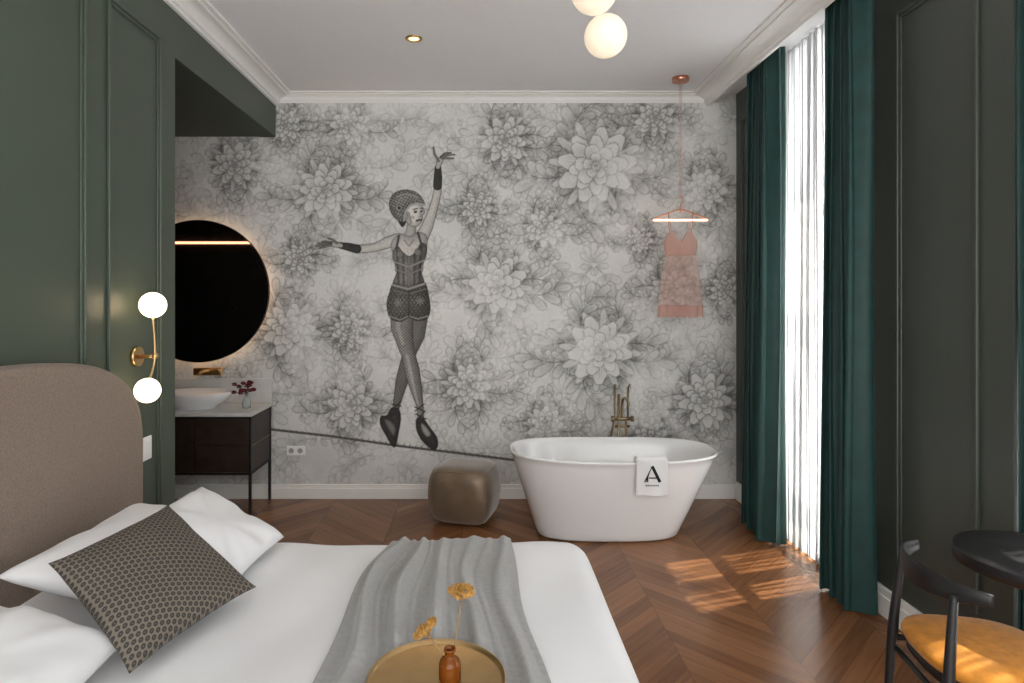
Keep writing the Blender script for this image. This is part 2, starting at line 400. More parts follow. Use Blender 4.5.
# ---- figure ----
A=np.zeros((nz,nx))
tn=vnoise(3,9); tn2=vnoise(1.6,12)
def paint(w,m,col):
    RGB[w]=RGB[w]*(1-m[...,None])+col*m[...,None]
    A[w]=np.maximum(A[w],m)
def tint(g): return np.stack([g*1.02,g*.985,g*.92],-1)
def limb(pts,g,tex=None,light=-.35,edge=.45):
    xs=[p[0] for p in pts]; ys=[p[1] for p in pts]; R=max(p[2] for p in pts)
    cx=(min(xs)+max(xs))/2; cy=(min(ys)+max(ys))/2; w=win(cx,cy,max(max(xs)-min(xs),max(ys)-min(ys))/2+R+2)
    u=UX[w];v=VZ[w]; best=np.full(u.shape,1e9); side=np.zeros(u.shape); rad=np.ones(u.shape)
    for a,b in zip(pts[:-1],pts[1:]):
        dx,dy=b[0]-a[0],b[1]-a[1]; l2=dx*dx+dy*dy+1e-6
        t=np.clip(((u-a[0])*dx+(v-a[1])*dy)/l2,0,1); r=a[2]+(b[2]-a[2])*t
        ex=u-(a[0]+dx*t); ey=v-(a[1]+dy*t); d=np.hypot(ex,ey); sd=d-r
        k=sd<best; best=np.where(k,sd,best)
        side=np.where(k,(ex-ey*.5)/np.maximum(r,.1),side); rad=np.where(k,r,rad)
    dn=np.clip(1+best/rad,0,1)
    sh=(.30+.70*np.sqrt(np.clip(1-dn**2.0,0,1)))*(1+light*side*.6)
    g2=g*sh
    if tex=='net': g2=g2*(.55+.70*(np.abs(np.sin((u+v)*1.0))*np.abs(np.sin((u-v)*1.0))))*(.8+.4*tn2[w])
    if tex=='cloth': g2=g2*(.8+.4*tn[w])
    if tex=='skin': g2=g2*(.82+.34*tn2[w])
    g2=np.where(best>-.7,g2*edge,g2)
    m=np.clip(.5-best/.8,0,1)
    paint(w,m,tint(np.clip(g2,0.01,1)))
def poly(P,g,tex=None,grad=0,edge=.5):
    Q=[];N=len(P)
    for i in range(N):
        p0,p1,p2,p3=[np.array(P[(i+k)%N],float) for k in (-1,0,1,2)]
        for k in range(6):
            t=k/6;Q.append(.5*((2*p1)+(p2-p0)*t+(2*p0-5*p1+4*p2-p3)*t*t+(3*p1-p0-3*p2+p3)*t**3))
    Q=np.array(Q); c=(Q.min(0)+Q.max(0))/2; w=win(c[0],c[1],(Q.max(0)-Q.min(0)).max()/2+2)
    u=UX[w];v=VZ[w]; ins=np.zeros(u.shape,bool); d=np.full(u.shape,1e9)
    for i in range(len(Q)):
        a=Q[i];b=Q[(i+1)%len(Q)]
        cnd=((a[1]>v)!=(b[1]>v)); xx=(b[0]-a[0])*(v-a[1])/(b[1]-a[1]+1e-9)+a[0]; ins^=cnd&(u<xx)
        dx,dy=b-a; t=np.clip(((u-a[0])*dx+(v-a[1])*dy)/(dx*dx+dy*dy+1e-9),0,1); d=np.minimum(d,np.hypot(u-a[0]-dx*t,v-a[1]-dy*t))
    sd=np.where(ins,-d,d); m=np.clip(.5-sd/.8,0,1)
    wd=(Q.max(0)-Q.min(0))[0]/2
    n=(u-c[0])/wd
    g2=g*(1-grad*np.clip(n,-1,1)) * (.50+.50*np.clip(-sd/(wd*.55),0,1))
    if tex=='lace': g2=g2*(.45+1.3*(np.abs(np.sin(u*1.0+v*.6))*np.abs(np.sin(v*1.1-u*.5))))*(.6+.8*tn2[w])
    if tex=='cloth': g2=g2*(.75+.5*tn[w])
    if tex=='skin': g2=g2*(.82+.34*tn2[w])
    if tex=='diamond': g2=g2*(.7+.9*(np.abs(np.sin(u*.8+v*.55))*np.abs(np.sin(u*.8-v*.55)))**2)*(.5+1.0*tn2[w])
    if tex=='stripe': g2=g2*(.45+1.0*np.abs(np.sin((u-409)*.55*(1+(v-262)*.004))))*(.7+.6*tn2[w])
    g2=np.where(sd>-.7,g2*edge,g2)
    paint(w,m,tint(np.clip(g2,.01,1)))
def line(pts,r,g): 
    limb([(x,y,r) for x,y in pts],g,edge=1,light=0)
SK=.56
# rope
limb([(250,427,1.2),(330,436,1.2),(400,446,1.2),(450,452,1.2),(530,462,1.2)],.08,edge=1)
for q in range(46):
    t=q/46; x=252+t*276; y=427+35*t+ -1.0*math.sin(t*3.14)
    limb([(x,y+1,.5),(x+2.5,y-1,.5)],.2,edge=1)
# legs
limb([(419,308,10.5),(416,335,9),(408,357,6.3),(405,368,6.2),(402,381,6.4),(398,398,4.4),(395,412,3.0)],.18,'net')
poly([(391,408),(399,409),(401,419),(399,432),(396,446),(392,446),(386,436),(380,424),(381,416),(387,415)],.05,'cloth')
poly([(384,419),(391,421),(396,428),(394,436),(388,429)],.20)
line([(390,412),(399,416)],.7,.04);line([(399,408),(390,418)],.7,.04);line([(392,404),(401,406)],.7,.04);line([(401,401),(393,409)],.6,.04)
limb([(402,306,12.5),(402,328,11),(406,347,7.8),(409,356,6.9),(412,370,7.8),(416,388,6.2),(420,406,3.6),(421,420,3.2)],.27,'net',light=-.6)
limb([(399,312,3),(398,328,3.4),(403,344,2.2)],.42,'net',edge=1,light=0)
limb([(407,356,2.2),(410,370,2.8),(414,388,1.8),(418,404,1.2)],.46,'net',edge=1,light=0)
poly([(417,418),(424,419),(430,427),(437,437),(438,446),(434,450),(427,446),(420,438),(416,428)],.045,'cloth')
poly([(421,423),(426,426),(431,434),(427,437),(422,431)],.36)
line([(416,414),(426,419)],.7,.04);line([(425,411),(416,421)],.7,.04);line([(415,407),(424,411)],.7,.04);line([(424,404),(415,411)],.6,.04)
# outstretched arm
limb([(398,240,6.8),(388,242.5,6.0),(378,246.5,4.6),(369,248.5,4.2),(360,249,4.4),(350,248,3.2)],SK,'skin',edge=.3)
limb([(357,249,4.6),(349,247,4.2),(341,245.5,3.4)],.045,'cloth')
limb([(341,245.5,2.5),(335,244.5,3.0),(330,244,2.6)],SK*.8,edge=.3)
for (dx,dy,l) in ((-9,-2.6,1),(-13,-1.2,1),(-14.5,.6,1),(-12,2.2,1)):
    limb([(331,244+dy*.45,1.3),(331+dx*.55,244.4+dy*1.1,1.15),(331+dx,245.2+dy*1.4,.85)],SK*.35,edge=.4)
limb([(337,243,1.3),(332,239.5,1.1),(328,238.2,.85)],SK*.35,edge=.4)
# raised arm
limb([(421,239,6.8),(427,227,6.0),(432,213,4.7),(435.5,201,4.2),(437.5,192,4.2),(438,184,3.4)],SK,'skin',edge=.3)
limb([(437.5,186,4.5),(438,177,4.3),(438,168,3.4)],.045,'cloth')
limb([(438,167,2.5),(440,161,3.1),(442,158,2.6)],SK*.8,edge=.3)
for (dx,dy) in ((5,-3.8),(9.5,-4.4),(13,-2.8),(12,.4)):
    limb([(441.5,158+dy*.25,1.3),(441.5+dx*.55,158+dy*1.1,1.15),(441.5+dx,158+dy*1.15,.85)],SK*.35,edge=.4)
limb([(438.5,161,1.3),(434.5,154,1.15),(433.5,147.5,.85)],SK*.35,edge=.4)
# neck + chest
limb([(412,222,4.6),(411,232,5.0),(409,240,8)],SK*.75,edge=.7)
poly([(393,239),(401,234),(410,236),(419,232),(427,236),(427,248),(424,262),(420,275),(398,275),(394,258),(391,246)],SK,'skin',.15)
poly([(393.5,250),(398,246),(403,252),(409.5,256),(416,251),(421,243),(427,246),(426,257),(421,269),(424,284),(408,289),(393,285),(397,270),(392.5,258)],.15,'stripe',.35)
limb([(400,254,3.6),(400.3,254.5,3.4)],.20,'cloth',edge=.9);limb([(418,252,3.6),(418.3,252.5,3.4)],.20,'cloth',edge=.9)
line([(396.5,248),(399,236)],1.2,.07); line([(422,246),(418,233)],1.2,.07)
line([(394.5,262),(409,267),(425,260)],.9,.30);line([(397,270),(409,274),(422,269)],.7,.24)
line([(409,257),(409,286)],.6,.28)
line([(404,240),(409,246),(414,240)],.5,.22)
poly([(394,283),(408,287),(424,282),(429,295),(430.5,310),(427,319),(417,321),(409,318),(400,322),(390,318),(386.5,305),(389,293)],.11,'diamond',.3)
line([(393,285),(408,289),(424,284)],1.4,.30)
line([(393,290),(408,294),(426,289)],.5,.22)
for (x,y) in ((398,303),(420,301)):
    for q in range(8):
        a=q*math.pi/4; line([(x,y),(x+4.2*math.cos(a),y+4.2*math.sin(a))],.45,.30)
line([(389,316),(400,320),(409,316)],.8,.26);line([(409,316),(418,319),(428,316)],.8,.26)
line([(409,292),(409,317)],.5,.04)
# hair, head
poly([(395,208),(397,219),(402,227),(406,223),(408,212),(403,205)],.045,'cloth')
poly([(402,206),(410,201),(419,201.5),(423,207),(425,212.5),(423,215.8),(422.3,221),(417.5,226.5),(411,226.5),(405,220)],.66,None,.12,.4)
limb([(407.5,214,2.4),(409.5,222,2.4)],.40,edge=.9)
line([(413.5,209.6),(417.3,208.6)],.6,.05);line([(420.6,208.3),(422.8,208.5)],.55,.05)
limb([(415.0,212.0,1.2),(416.2,211.8,1.1)],.03,edge=1);limb([(421.3,211.2,1.0),(421.9,211.2,.9)],.03,edge=1)
line([(420.0,212.0),(421.5,215.8),(419.8,216.6)],.45,.24)
line([(416.6,220.9),(419.0,219.9),(421.2,220.1)],1.0,.06)
limb([(412.4,217.5,1.6),(413,217.6,1.5)],.48,edge=1)
limb([(406.5,215,1.5),(407,218,1.2)],.36,edge=.6)
poly([(391,213),(389,204),(391.5,196),(398,191),(406,189.5),(414,191),(420,195),(424,201),(424.5,205),(416,203.5),(409.5,205.5),(406,211),(404.5,221),(398,221)],.24,'lace',-.1)
line([(404,220.5),(405.5,211),(410,205.4),(416.5,203.3),(424.5,205)],1.1,.40)
line([(397,197),(404,194),(412,195),(418,198)],.7,.36)
limb([(399,208,3.6),(399.2,208,3.6)],.34,'cloth');limb([(399,208,1.6),(399.2,208,1.6)],.05)
RGB=np.clip(RGB,.01,.95)
def build_grid():
    P=np.zeros((nz,nx,3)); P[...,0]=gx[None,:]; P[...,2]=gz[:,None]; P[...,1]=YB-.003
    P=P.reshape(-1,3); C=np.ones((nz*nx,4)); 
    C[:,:3]=RGB.reshape(-1,3)
    idx=np.arange(nz*nx).reshape(nz,nx)
    Q=np.stack([idx[:-1,:-1],idx[:-1,1:],idx[1:,1:],idx[1:,:-1]],-1).reshape(-1,4)
    Am=A.reshape(-1); fa=Am[Q].max(1)>.02
    for name,sel in (('floral_wallpaper',~fa),('tightrope_walker_mural_print',fa)):
        q=Q[sel]; used=np.unique(q); remap=np.full(nz*nx,-1); remap[used]=np.arange(len(used)); q=remap[q]
        me=bpy.data.meshes.new(name); me.vertices.add(len(used)); me.vertices.foreach_set('co',P[used].ravel())
        me.loops.add(q.size); me.loops.foreach_set('vertex_index',q.ravel().astype(np.int32))
        me.polygons.add(len(q)); me.polygons.foreach_set('loop_start',np.arange(len(q),dtype=np.int32)*4)
        me.update(calc_edges=True); me.validate()
        at=me.attributes.new('Col','FLOAT_COLOR','POINT'); at.data.foreach_set('color',C[used].ravel())
        me.materials.append(M_paper); link(bpy.data.objects.new(name,me))
build_grid()

# ---------------- round mirror ----------------
e=empty('round_wall_mirror'); mc=(-2.37,1.757); mr=.60
cyl('glass',(mc[0],YB-.060,mc[1]),(mc[0],YB-.065,mc[1]),mr-.006,mr-.006,M_mirror,e,n=128)
cyl('backing',(mc[0],YB-.060,mc[1]),(mc[0],YB-.045,mc[1]),mr,mr,M_black,e,n=128)
ring=[(mc[0]+math.cos(a)*(mr-.065),YB-.022,mc[1]+math.sin(a)*(mr-.065)) for a in np.linspace(0,2*math.pi,97)]
tube('led_halo',ring,.009,M_led,e,False,n=8)
cyl('wall_mount',(mc[0],YB-.045,mc[1]),(mc[0],YB-.004,mc[1]),.3,.3,M_black,e,n=48)
boxes('niche_led_strip_light',[(-3.7,-2.45,YO,YO+.02,2.30,2.325)],M_led2)

# ---------------- vanity ----------------
e=empty('vanity_cabinet'); vx1=-1.77; vx0=-3.05; vy0=4.78; vy1=YB-.03; dz=-.025
boxes('carcass',[(vx0,vx1,vy0+.02,vy1,.35,.80+dz)],M_walnut,e,.003)
boxes('drawer_fronts',[(vx0+.01+i*.42,vx0+.01+i*.42+.41,vy0,vy0+.02,z,z+.20) for i in range(3) for z in (.357,.567)],M_walnut,e,.003)
boxes('metal_frame',[(vx0,vx1+.004,vy0-.003,vy0+.012,.335,.352),(vx1-.012,vx1+.006,vy0-.003,vy1,.335,.352),(vx1-.012,vx1+.006,vy0-.003,vy1,.795+dz,.81+dz),(vx0,vx1+.004,vy0-.003,vy0+.012,.795+dz,.81+dz),
   (vx1-.014,vx1+.006,vy0-.003,vy0+.014,.0,.81+dz),(vx1-.014,vx1+.006,vy1-.02,vy1,.0,.81+dz),(vx0,vx0+.02,vy0-.003,vy0+.014,0,.81+dz),(vx0,vx0+.02,vy1-.02,vy1,0,.81+dz)],M_black,e)
boxes('side_drawer_line',[(vx1,vx1+.002,vy0+.02,vy1-.02,.55,.556)],M_brassd,e)
boxes('countertop',[(vx0-.01,vx1+.012,vy0-.012,vy1,.81+dz,.84+dz)],M_marble,e,.004)
boxes('backsplash',[(vx0,vx1+.01,YB-.028,YB-.006,.84+dz,1.02)],M_marble,e,.002)
e=empty('vessel_sink'); c=(-2.30,5.0); zb=.84+dz+.001
L=[superell(c[0],c[1],.17,.12,zb,2,48)]
for t in np.linspace(0,1,10): L.append(superell(c[0],c[1],.17+.12*math.sin(t*math.pi/2),.12+.08*math.sin(t*math.pi/2),zb+.002+.125*t,2,48))
L.append(superell(c[0],c[1],.285,.195,zb+.13,2,48))
for t in np.linspace(1,0,10): L.append(superell(c[0],c[1],.03+.245*math.sin(t*math.pi/2),.02+.168*math.sin(t*math.pi/2),zb+.022+.10*t,2,48))
loft('bowl',L,M_ceram,e)
e=empty('wall_mounted_sink_faucet')
boxes('plate',[(-2.42,-2.18,YB-.04,YB-.008,1.045,1.11)],M_brass,e,.006)
tube('spout',[(-2.3,YB-.03,1.085),(-2.3,YB-.12,1.09),(-2.3,YB-.2,1.08)],.012,M_brass,e)
cyl('handle',(-2.2,YB-.04,1.083),(-2.2,YB-.09,1.083),.018,.018,M_brass,e)
e=empty('flower_vase'); c=(-1.875,4.98)
L=[superell(c[0],c[1],r,r,z+dz,2,24) for r,z in ((.02,.841),(.032,.845),(.036,.88),(.028,.91),(.014,.93),(.014,.955),(.018,.96))]
loft('glass',L,M_vase,e,True,False)
rr=random.Random(5)
for i in range(16):
    a=rr.uniform(0,6.28); rad=rr.uniform(.01,.10); top=(c[0]+math.cos(a)*rad-.03,c[1]+math.sin(a)*rad*.6,rr.uniform(.94,1.03))
    tube(f'stem_{i}',[(c[0],c[1],.86),(c[0],c[1],.93),top],.0018,M_leaf,e,n=6)
    for q in range(5): 
        b=q*1.256+i; sph(f'petal_{i}_{q}',(top[0]+math.cos(b)*.012,top[1],top[2]+math.sin(b)*.010),.010,M_red,e,(1.3,.5,.6),8)
e=empty('wall_socket')
boxes('plate',[(-1.64,-1.485,YB-.014,YB-.004,.365,.445)],M_switch,e,.003)
for xx in (-1.6,-1.525): cyl('socket_hole',(xx,YB-.0142,.405),(xx,YB-.0162,.405),.022,.022,mat('socket_grey',(.35,.35,.35),.5,noise=.05),e)
e=empty('light_switch')
boxes('plate',[(XL,XL+.01,3.18,3.26,.86,.98)],M_switch,e,.003)
boxes('rocker',[(XL+.01,XL+.014,3.195,3.245,.88,.96)],M_switch,e,.001)

# ---------------- bathtub ----------------
e=empty('freestanding_bathtub')
bx,by=.955,4.51; a1,b1=.737,.385
def ring_(t,inner=0,z=None,ex=2.7):
    k=t**1.0
    a=.50+(a1-.50)*k-inner; b=.215+(b1-.215)*k-inner; cx=.915+(bx-.915)*k
    return superell(cx,by,a,b,z if z is not None else t*.60,ex,96)
L=[ring_(0,.03,0.0),ring_(0,.0,.012)]
for t in np.linspace(.04,.97,14): L.append(ring_(t))
L+= [ring_(1,-.002,.588),ring_(1,-.004,.598),ring_(1,.0,.604),ring_(1,.010,.604),ring_(1,.018,.598)]
for t in np.linspace(.97,.18,14): L.append(ring_(t,.028))
L+=[ring_(.15,.06),ring_(.12,.15),]
def raise_ends(l): return [(x,y,z+(.012*((x-bx)/a1)**2*max(0,z)/.6)) for x,y,z in l]
loft('shell',[raise_ends(l) for l in L],M_ceram,e)
cyl('drain',(bx,by,.075),(bx,by,.082),.03,.03,M_brass,e)
e=empty('bath_towel'); yf=by-b1-.004
tx0,tx1=1.035,1.245
def tw(u,v):
    x=tx0+(tx1-tx0)*u+.004*math.sin(v*9)*(u-.5); s=v*.50
    wob=.003*math.sin(u*9+v*3)
    if s<.24: return (x,yf-.010+wob-.004*(1-v*2),.388+s+.004*math.sin(u*7))
    s2=s-.24
    if s2<.10:
        a=s2/.10*math.pi; return (x,yf+.016-.026*math.cos(a),.626+.012*math.sin(a)+wob*.3)
    return (x,yf+.046+wob,.626-(s2-.10))
o=grid('cloth',16,50,tw,M_linen,e)
md=o.modifiers.new('s','SOLIDIFY');md.thickness=.007;md.offset=1
yl=yf-.0235
def strip(name,x0,z0,x1,z1,wd):
    d=Vector((x1-x0,0,z1-z0)).normalized(); n_=Vector((-d.z,0,d.x))*wd/2
    P=[Vector((x0,yl,z0))+n_,Vector((x1,yl,z1))+n_,Vector((x1,yl,z1))-n_,Vector((x0,yl,z0))-n_]
    V=P+[p+Vector((0,.001,0)) for p in P]
    mk(name,V,[(0,1,2,3),(7,6,5,4),(0,4,5,1),(1,5,6,2),(2,6,7,3),(3,7,4,0)],M_ink,e)
cxl=1.14
strip('logo_right_leg',cxl-.002,.588,cxl+.050,.482,.020)
for i in range(4): strip(f'logo_left_leg_{i}',cxl-.005-.008*i,.580-.017*i,cxl-.054+.008*i,.482,.005)
strip('logo_bar',cxl-.024,.510,cxl+.028,.510,.008)
boxes('logo_text',[(cxl-.045+i*.013,cxl-.037+i*.013,yl,yl+.001,.455,.464) for i in range(7)],M_ink,e)
e=empty('bathtub_faucet'); fx,fy=1.155,5.03
cyl('base_plate',(fx,fy,0),(fx,fy,.015),.06,.06,M_brassd,e)
cyl('riser',(fx-.03,fy,.01),(fx-.03,fy,.92),.011,.011,M_brassd,e)
cyl('riser_right',(fx+.03,fy,.01),(fx+.03,fy,.72),.011,.011,M_brassd,e)
cyl('mixer_body',(fx-.08,fy,.72),(fx+.08,fy,.72),.015,.015,M_brassd,e)
cyl('mixer_body_low',(fx-.06,fy,.66),(fx+.06,fy,.66),.011,.011,M_brassd,e)
for sx in (-.08,.08): cyl('handle',(fx+sx-.010,fy,.72),(fx+sx+.010,fy,.72),.024,.024,M_brassd,e)
tube('spout',[(fx,fy,.72),(fx,fy,.84),(fx,fy-.03,.89),(fx,fy-.1,.90),(fx,fy-.2,.89),(fx,fy-.22,.86)],.010,M_brassd,e)
tube('hand_shower',[(fx-.065,fy-.02,.74),(fx-.068,fy-.02,.86),(fx-.07,fy-.03,.96),(fx-.07,fy-.05,1.0)],.012,M_brassd,e,radii=[.007,.008,.010,.015])
cyl('diverter',(fx+.045,fy,.73),(fx+.045,fy,.98),.007,.010,M_brassd,e)
cyl('lever',(fx+.045,fy,.97),(fx+.045,fy-.07,1.01),.005,.005,M_brassd,e)
tube('hose',[(fx-.07,fy,.66),(fx-.12,fy+.02,.4),(fx-.08,fy+.04,.25),(fx-.1,fy+.03,.5),(fx-.065,fy-.02,.74)],.006,M_brassd,e)

# ---------------- pouf ----------------
e=empty('velvet_pouf'); pc=(-.115,4.79); ph=.43
aP=math.radians(-16)
def pouf_pt(d):
    d=d.normalized(); p_=4.6
    s=(abs(d.x)**p_+abs(d.y)**p_+abs(d.z)**p_)**(-1/p_)
    v=d*s
    x,y,z=v.x*.245,v.y*.24,v.z*ph/2
    bul=1+.04*(1-min(1,abs(v.z)))
    x*=bul;y*=bul
    if v.z<0: x*=1-.07*(-v.z);y*=1-.07*(-v.z)
    return Vector((pc[0]+x*math.cos(aP)-y*math.sin(aP),pc[1]+x*math.sin(aP)+y*math.cos(aP),ph/2+z))
bm=bmesh.new(); bmesh.ops.create_cube(bm,size=2); bmesh.ops.subdivide_edges(bm,edges=list(bm.edges),cuts=24,use_grid_fill=True)
for v in bm.verts: v.co=pouf_pt(v.co.copy())
finish(bm,'cushion',M_pouf,e,True)
def seam(name,f):
    tube(name,[pouf_pt(Vector(f(t))) for t in np.linspace(0,2*math.pi,97)],.0045,M_pouf,e,False,n=6)
def sq(t,p=.3): return math.copysign(abs(math.cos(t))**p,math.cos(t)),math.copysign(abs(math.sin(t))**p,math.sin(t))
for nm,ax,sg in (('seam_front',1,-1),('seam_right',0,1),('seam_left',0,-1)):
    def f(t,ax=ax,sg=sg):
        a,b=sq(t); return (a,sg*.95,b) if ax==1 else (sg*.95,a,b)
    seam(nm,f)

# ---------------- curtains ----------------
def curtain(name,x,y0,y1,z0,z1,folds,amp,m,flare=.0,ph=0,nu=220,nv=30,drift=0):
    rr=random.Random(name+str(y0)); o1=[rr.uniform(.6,1.3) for _ in range(60)]
    e=empty(name)
    def f(u,v):
        k=u*folds; am=amp*o1[int(k)%60]*(1-(k%1))+amp*o1[(int(k)+1)%60]*(k%1)
        am*= (.75+.35*(1-v))
        p=2*math.pi*k+ph
        yy=y0+(y1-y0)*u; yc=(y0+y1)/2
        yy=yc+(yy-yc)*(1+flare*(1-v))+.22*(y1-y0)/folds*math.sin(2*p)
        return (x+am*math.sin(p+.35*math.sin(3*v+k))+drift*(1-v),yy+.01*math.sin(v*5+k*2),z0+(z1-z0)*v)
    o=grid('cloth',nu,nv,f,m,e); return e
curtain('velvet_curtain',2.035,4.24,4.66,.012,3.425,4,.066,M_curt,.08,drift=-.02)
curtain('velvet_curtain',2.045,3.31,3.62,.012,3.425,4,.066,M_curt,.08,1.2)
curtain('velvet_curtain',2.20,2.45,2.525,.012,3.1,2,.022,M_curt,0)
curtain('sheer_curtain',2.152,3.50,4.62,.010,3.425,12,.014,M_sheer,0,0,300)
curtain('sheer_curtain',2.44,1.47,2.51,.010,3.10,12,.02,M_sheer,0,0,300)  # unseen sheer, added to block the sun off the chair seat
e=empty('curtain_track'); boxes('rail',[(2.03,2.07,3.1,4.8,3.425,3.43)],M_trim,e)

# ---------------- bed ----------------
e=empty('bed')
bx0,bx1,by0,by1=-1.62,.485,.95,2.82; zt=.617
def wrk(x,y): return .005*math.sin(5*x+3*math.sin(2.3*y))+.004*math.sin(9*y+4*x+1)+.003*math.sin(17*x-8*y)
def duvet(u,v):
    r=.11; hang=.34
    Lx=(bx1-r)-bx0; x=bx0+u*(Lx+r*math.pi/2+hang)
    ly=(by1-by0)-2*r; tot=ly+2*(r*math.pi/2+hang); y=by0+r+(v*tot-(r*math.pi/2+hang))
    ex=max(0,x-(bx1-r)); ey=y-(by1-r) if y>by1-r else (y-(by0+r) if y<by0+r else 0)
    d=math.hypot(ex,ey); bxx=min(x,bx1-r); byy=min(max(y,by0+r),by1-r)
    if d<r*math.pi/2: f=r*math.sin(d/r); g=r*(1-math.cos(d/r))
    else: f=r+.02*math.sin((x+y)*14)*min(1,(d-r*1.57)*5); g=r+(d-r*math.pi/2)
    if d>0: bxx+=f*ex/d; byy+=f*ey/d
    return (bxx,byy,zt-g+wrk(bxx,byy)*(1 if d<.1 else .3))
grid('duvet',150,150,duvet,M_linen,e)
boxes('base',[(bx0+.03,bx1-.06,by0+.06,by1-.06,.1,.42)],M_head,e,.02)
boxes('legs',[(x,x+.06,y,y+.06,0,.1) for x in (bx0+.1,bx1-.2) for y in (by0+.15,by1-.2)],M_black,e)
hy0,hy1=.86,2.985; hc=(hy0+hy1)/2; hw=(hy1-hy0)/2
def hz(t): return 1.0+.46*(max(0,1-abs(t)**3.4))**(1/2.5)
pts=[(-1,.05)]+[(-1,z) for z in np.linspace(.2,.95,6)]
for t in np.sin(np.linspace(-math.pi/2,math.pi/2,61)): pts.append((t,hz(t)))
pts+=[(1,z) for z in np.linspace(.95,.2,6)]+[(1,.05)]
def hl(x,ins):
    o=[]
    for t,z in pts:
        zc=.6
        o.append((x,hc+t*(hw-ins),z if z<=.06 else zc+(z-zc)*(1-ins/.9)))
    return o
loops=[hl(XL+.004,.01),hl(XL+.03,0)]+[hl(XL+.125-.03+.03*math.sin(a),.03*(1-math.cos(a))) for a in np.linspace(0,math.pi/2,6)]+[hl(XL+.126,.06)]
loft('headboard',loops,M_head,e,smooth=True)
tube('headboard_piping',[(x-.006,y,z) for x,y,z in hl(XL+.118,.012)],.006,M_head,e,False,n=8)
def pillow(name,A_,B_,C_,D_,th,m,parent,pw=.5,wr=.004,n=44,seed=0,cr=.08,sag=0):
    A_,B_,C_,D_=[Vector(q) for q in (A_,B_,C_,D_)]
    nrm=((B_-A_).cross(D_-A_)).normalized()
    if nrm.z<0: nrm=-nrm
    V=[];U=[];Fc=[]
    def pt(u,v,s):
        a=2*u-1;b=2*v-1
        a2=a*(1-cr*(1-b*b)*abs(a)**2*.9); b2=b*(1-cr*(1-a*a)*abs(b)**2*.9)
        uu=(a2+1)/2;vv=(b2+1)/2
        p=A_*(1-uu)*(1-vv)+B_*uu*(1-vv)+C_*uu*vv+D_*(1-uu)*vv
        h=th*((1-abs(a)**2.2)*(1-abs(b)**2.2))**pw
        th_=math.atan2(b,a); rr_=math.hypot(a,b)
        w=wr*(1.4*math.sin(2.6*a+1.7*b+seed)+.9*math.sin(4.1*b-3*a+seed*2)+.9*math.sin(7*th_+seed*3)*rr_*rr_+.6*math.sin(13*th_+seed)*rr_**3)*min(1,h/th*1.3)
        return p+nrm*(s*h+(w if s>0 else 0))
    for s in (1,-1):
        base=len(V)
        for j in range(n+1):
            for i in range(n+1): V.append(pt(i/n,j/n,s));U.append((i/n,j/n))
        for j in range(n):
            for i in range(n):
                a=base+j*(n+1)+i;q=(a,a+1,a+n+2,a+n+1); Fc.append(q if s>0 else q[::-1])
    o=mk(name,V,Fc,m,parent,True,U)
    bm=bmesh.new();bm.from_mesh(o.data);bmesh.ops.remove_doubles(bm,verts=bm.verts,dist=.0004);bmesh.ops.recalc_face_normals(bm,faces=bm.faces);bm.to_mesh(o.data);bm.free()
    return o
def pil(name,*a,**k):
    e=empty(name); pillow('cover',*a,parent=e,**k)
pil('bed_pillow',(-1.53,1.95,.82),(-1.47,2.70,.80),(-1.05,2.68,.70),(-1.06,1.98,.70),.10,M_linen,seed=1,wr=.008)
pil('bed_pillow',(-1.27,2.14,.88),(-1.23,2.74,.87),(-.84,2.66,.675),(-.88,2.1,.67),.075,M_linen,seed=3.3,wr=.008)
pil('bed_pillow',(-1.52,1.12,.80),(-1.48,1.86,.79),(-1.04,1.82,.69),(-1.02,1.15,.69),.10,M_linen,seed=5.2,wr=.008)
pil('throw_cushion',(-1.31,1.88,.895),(-1.177,2.34,.92),(-.794,2.2,.675),(-.956,1.69,.675),.07,M_cush,wr=.002,seed=2)

# throw blanket
e=empty('throw_blanket')
def thr(u,v):
    y=1.2+v*1.95
    t=min(1,max(0,(y-1.2)/1.6))
    xl=-.50+.09*t+.02*math.sin(y*5); xr=.19-.05*t+.015*math.sin(y*4+1)
    warp=u+.045*math.sin(2.1*y+4*u)+.018*math.sin(5*y+3)
    x=xl+(xr-xl)*u+.012*math.sin(7*y+9*u)
    am=.014+.006*math.sin(3*y+5*u)
    def rg(p): return (.5+.5*math.sin(p))**2.2
    h=am*2.0*rg(2*math.pi*(4.6*warp)+1.3*math.sin(2.2*y))+am*1.1*rg(2*math.pi*9.3*warp+2.6*math.sin(1.7*y+1))+.002*math.sin(13*y+15*u)
    fade=1-.55*min(1,max(0,(y-2.45)/.3))
    h=max(h,.001)*fade*min(1,8*min(u,1-u)+.2)
    dt=math.hypot(x+.118,y-1.685); 
    if dt<.26: h*=.25+.75*max(0,(dt-.19)/.07)
    e0=by1-.10
    if y>e0:
        d=y-e0; r=.11
        if d<r*1.57: yy=e0+(r+.012)*math.sin(d/r)+h*math.sin(d/r); z=zt+.010-r*(1-math.cos(d/r))+h*math.cos(d/r)
        else: yy=e0+r+.012+h; z=zt+.010-r-(d-r*1.57)
        y=yy
    else: z=zt+.010+h
    return (x,y,z+wrk(x,min(y,by1))*.9)
o=grid('cloth',150,170,thr,M_throw,e); md=o.modifiers.new('s','SOLIDIFY');md.thickness=.003;md.offset=1

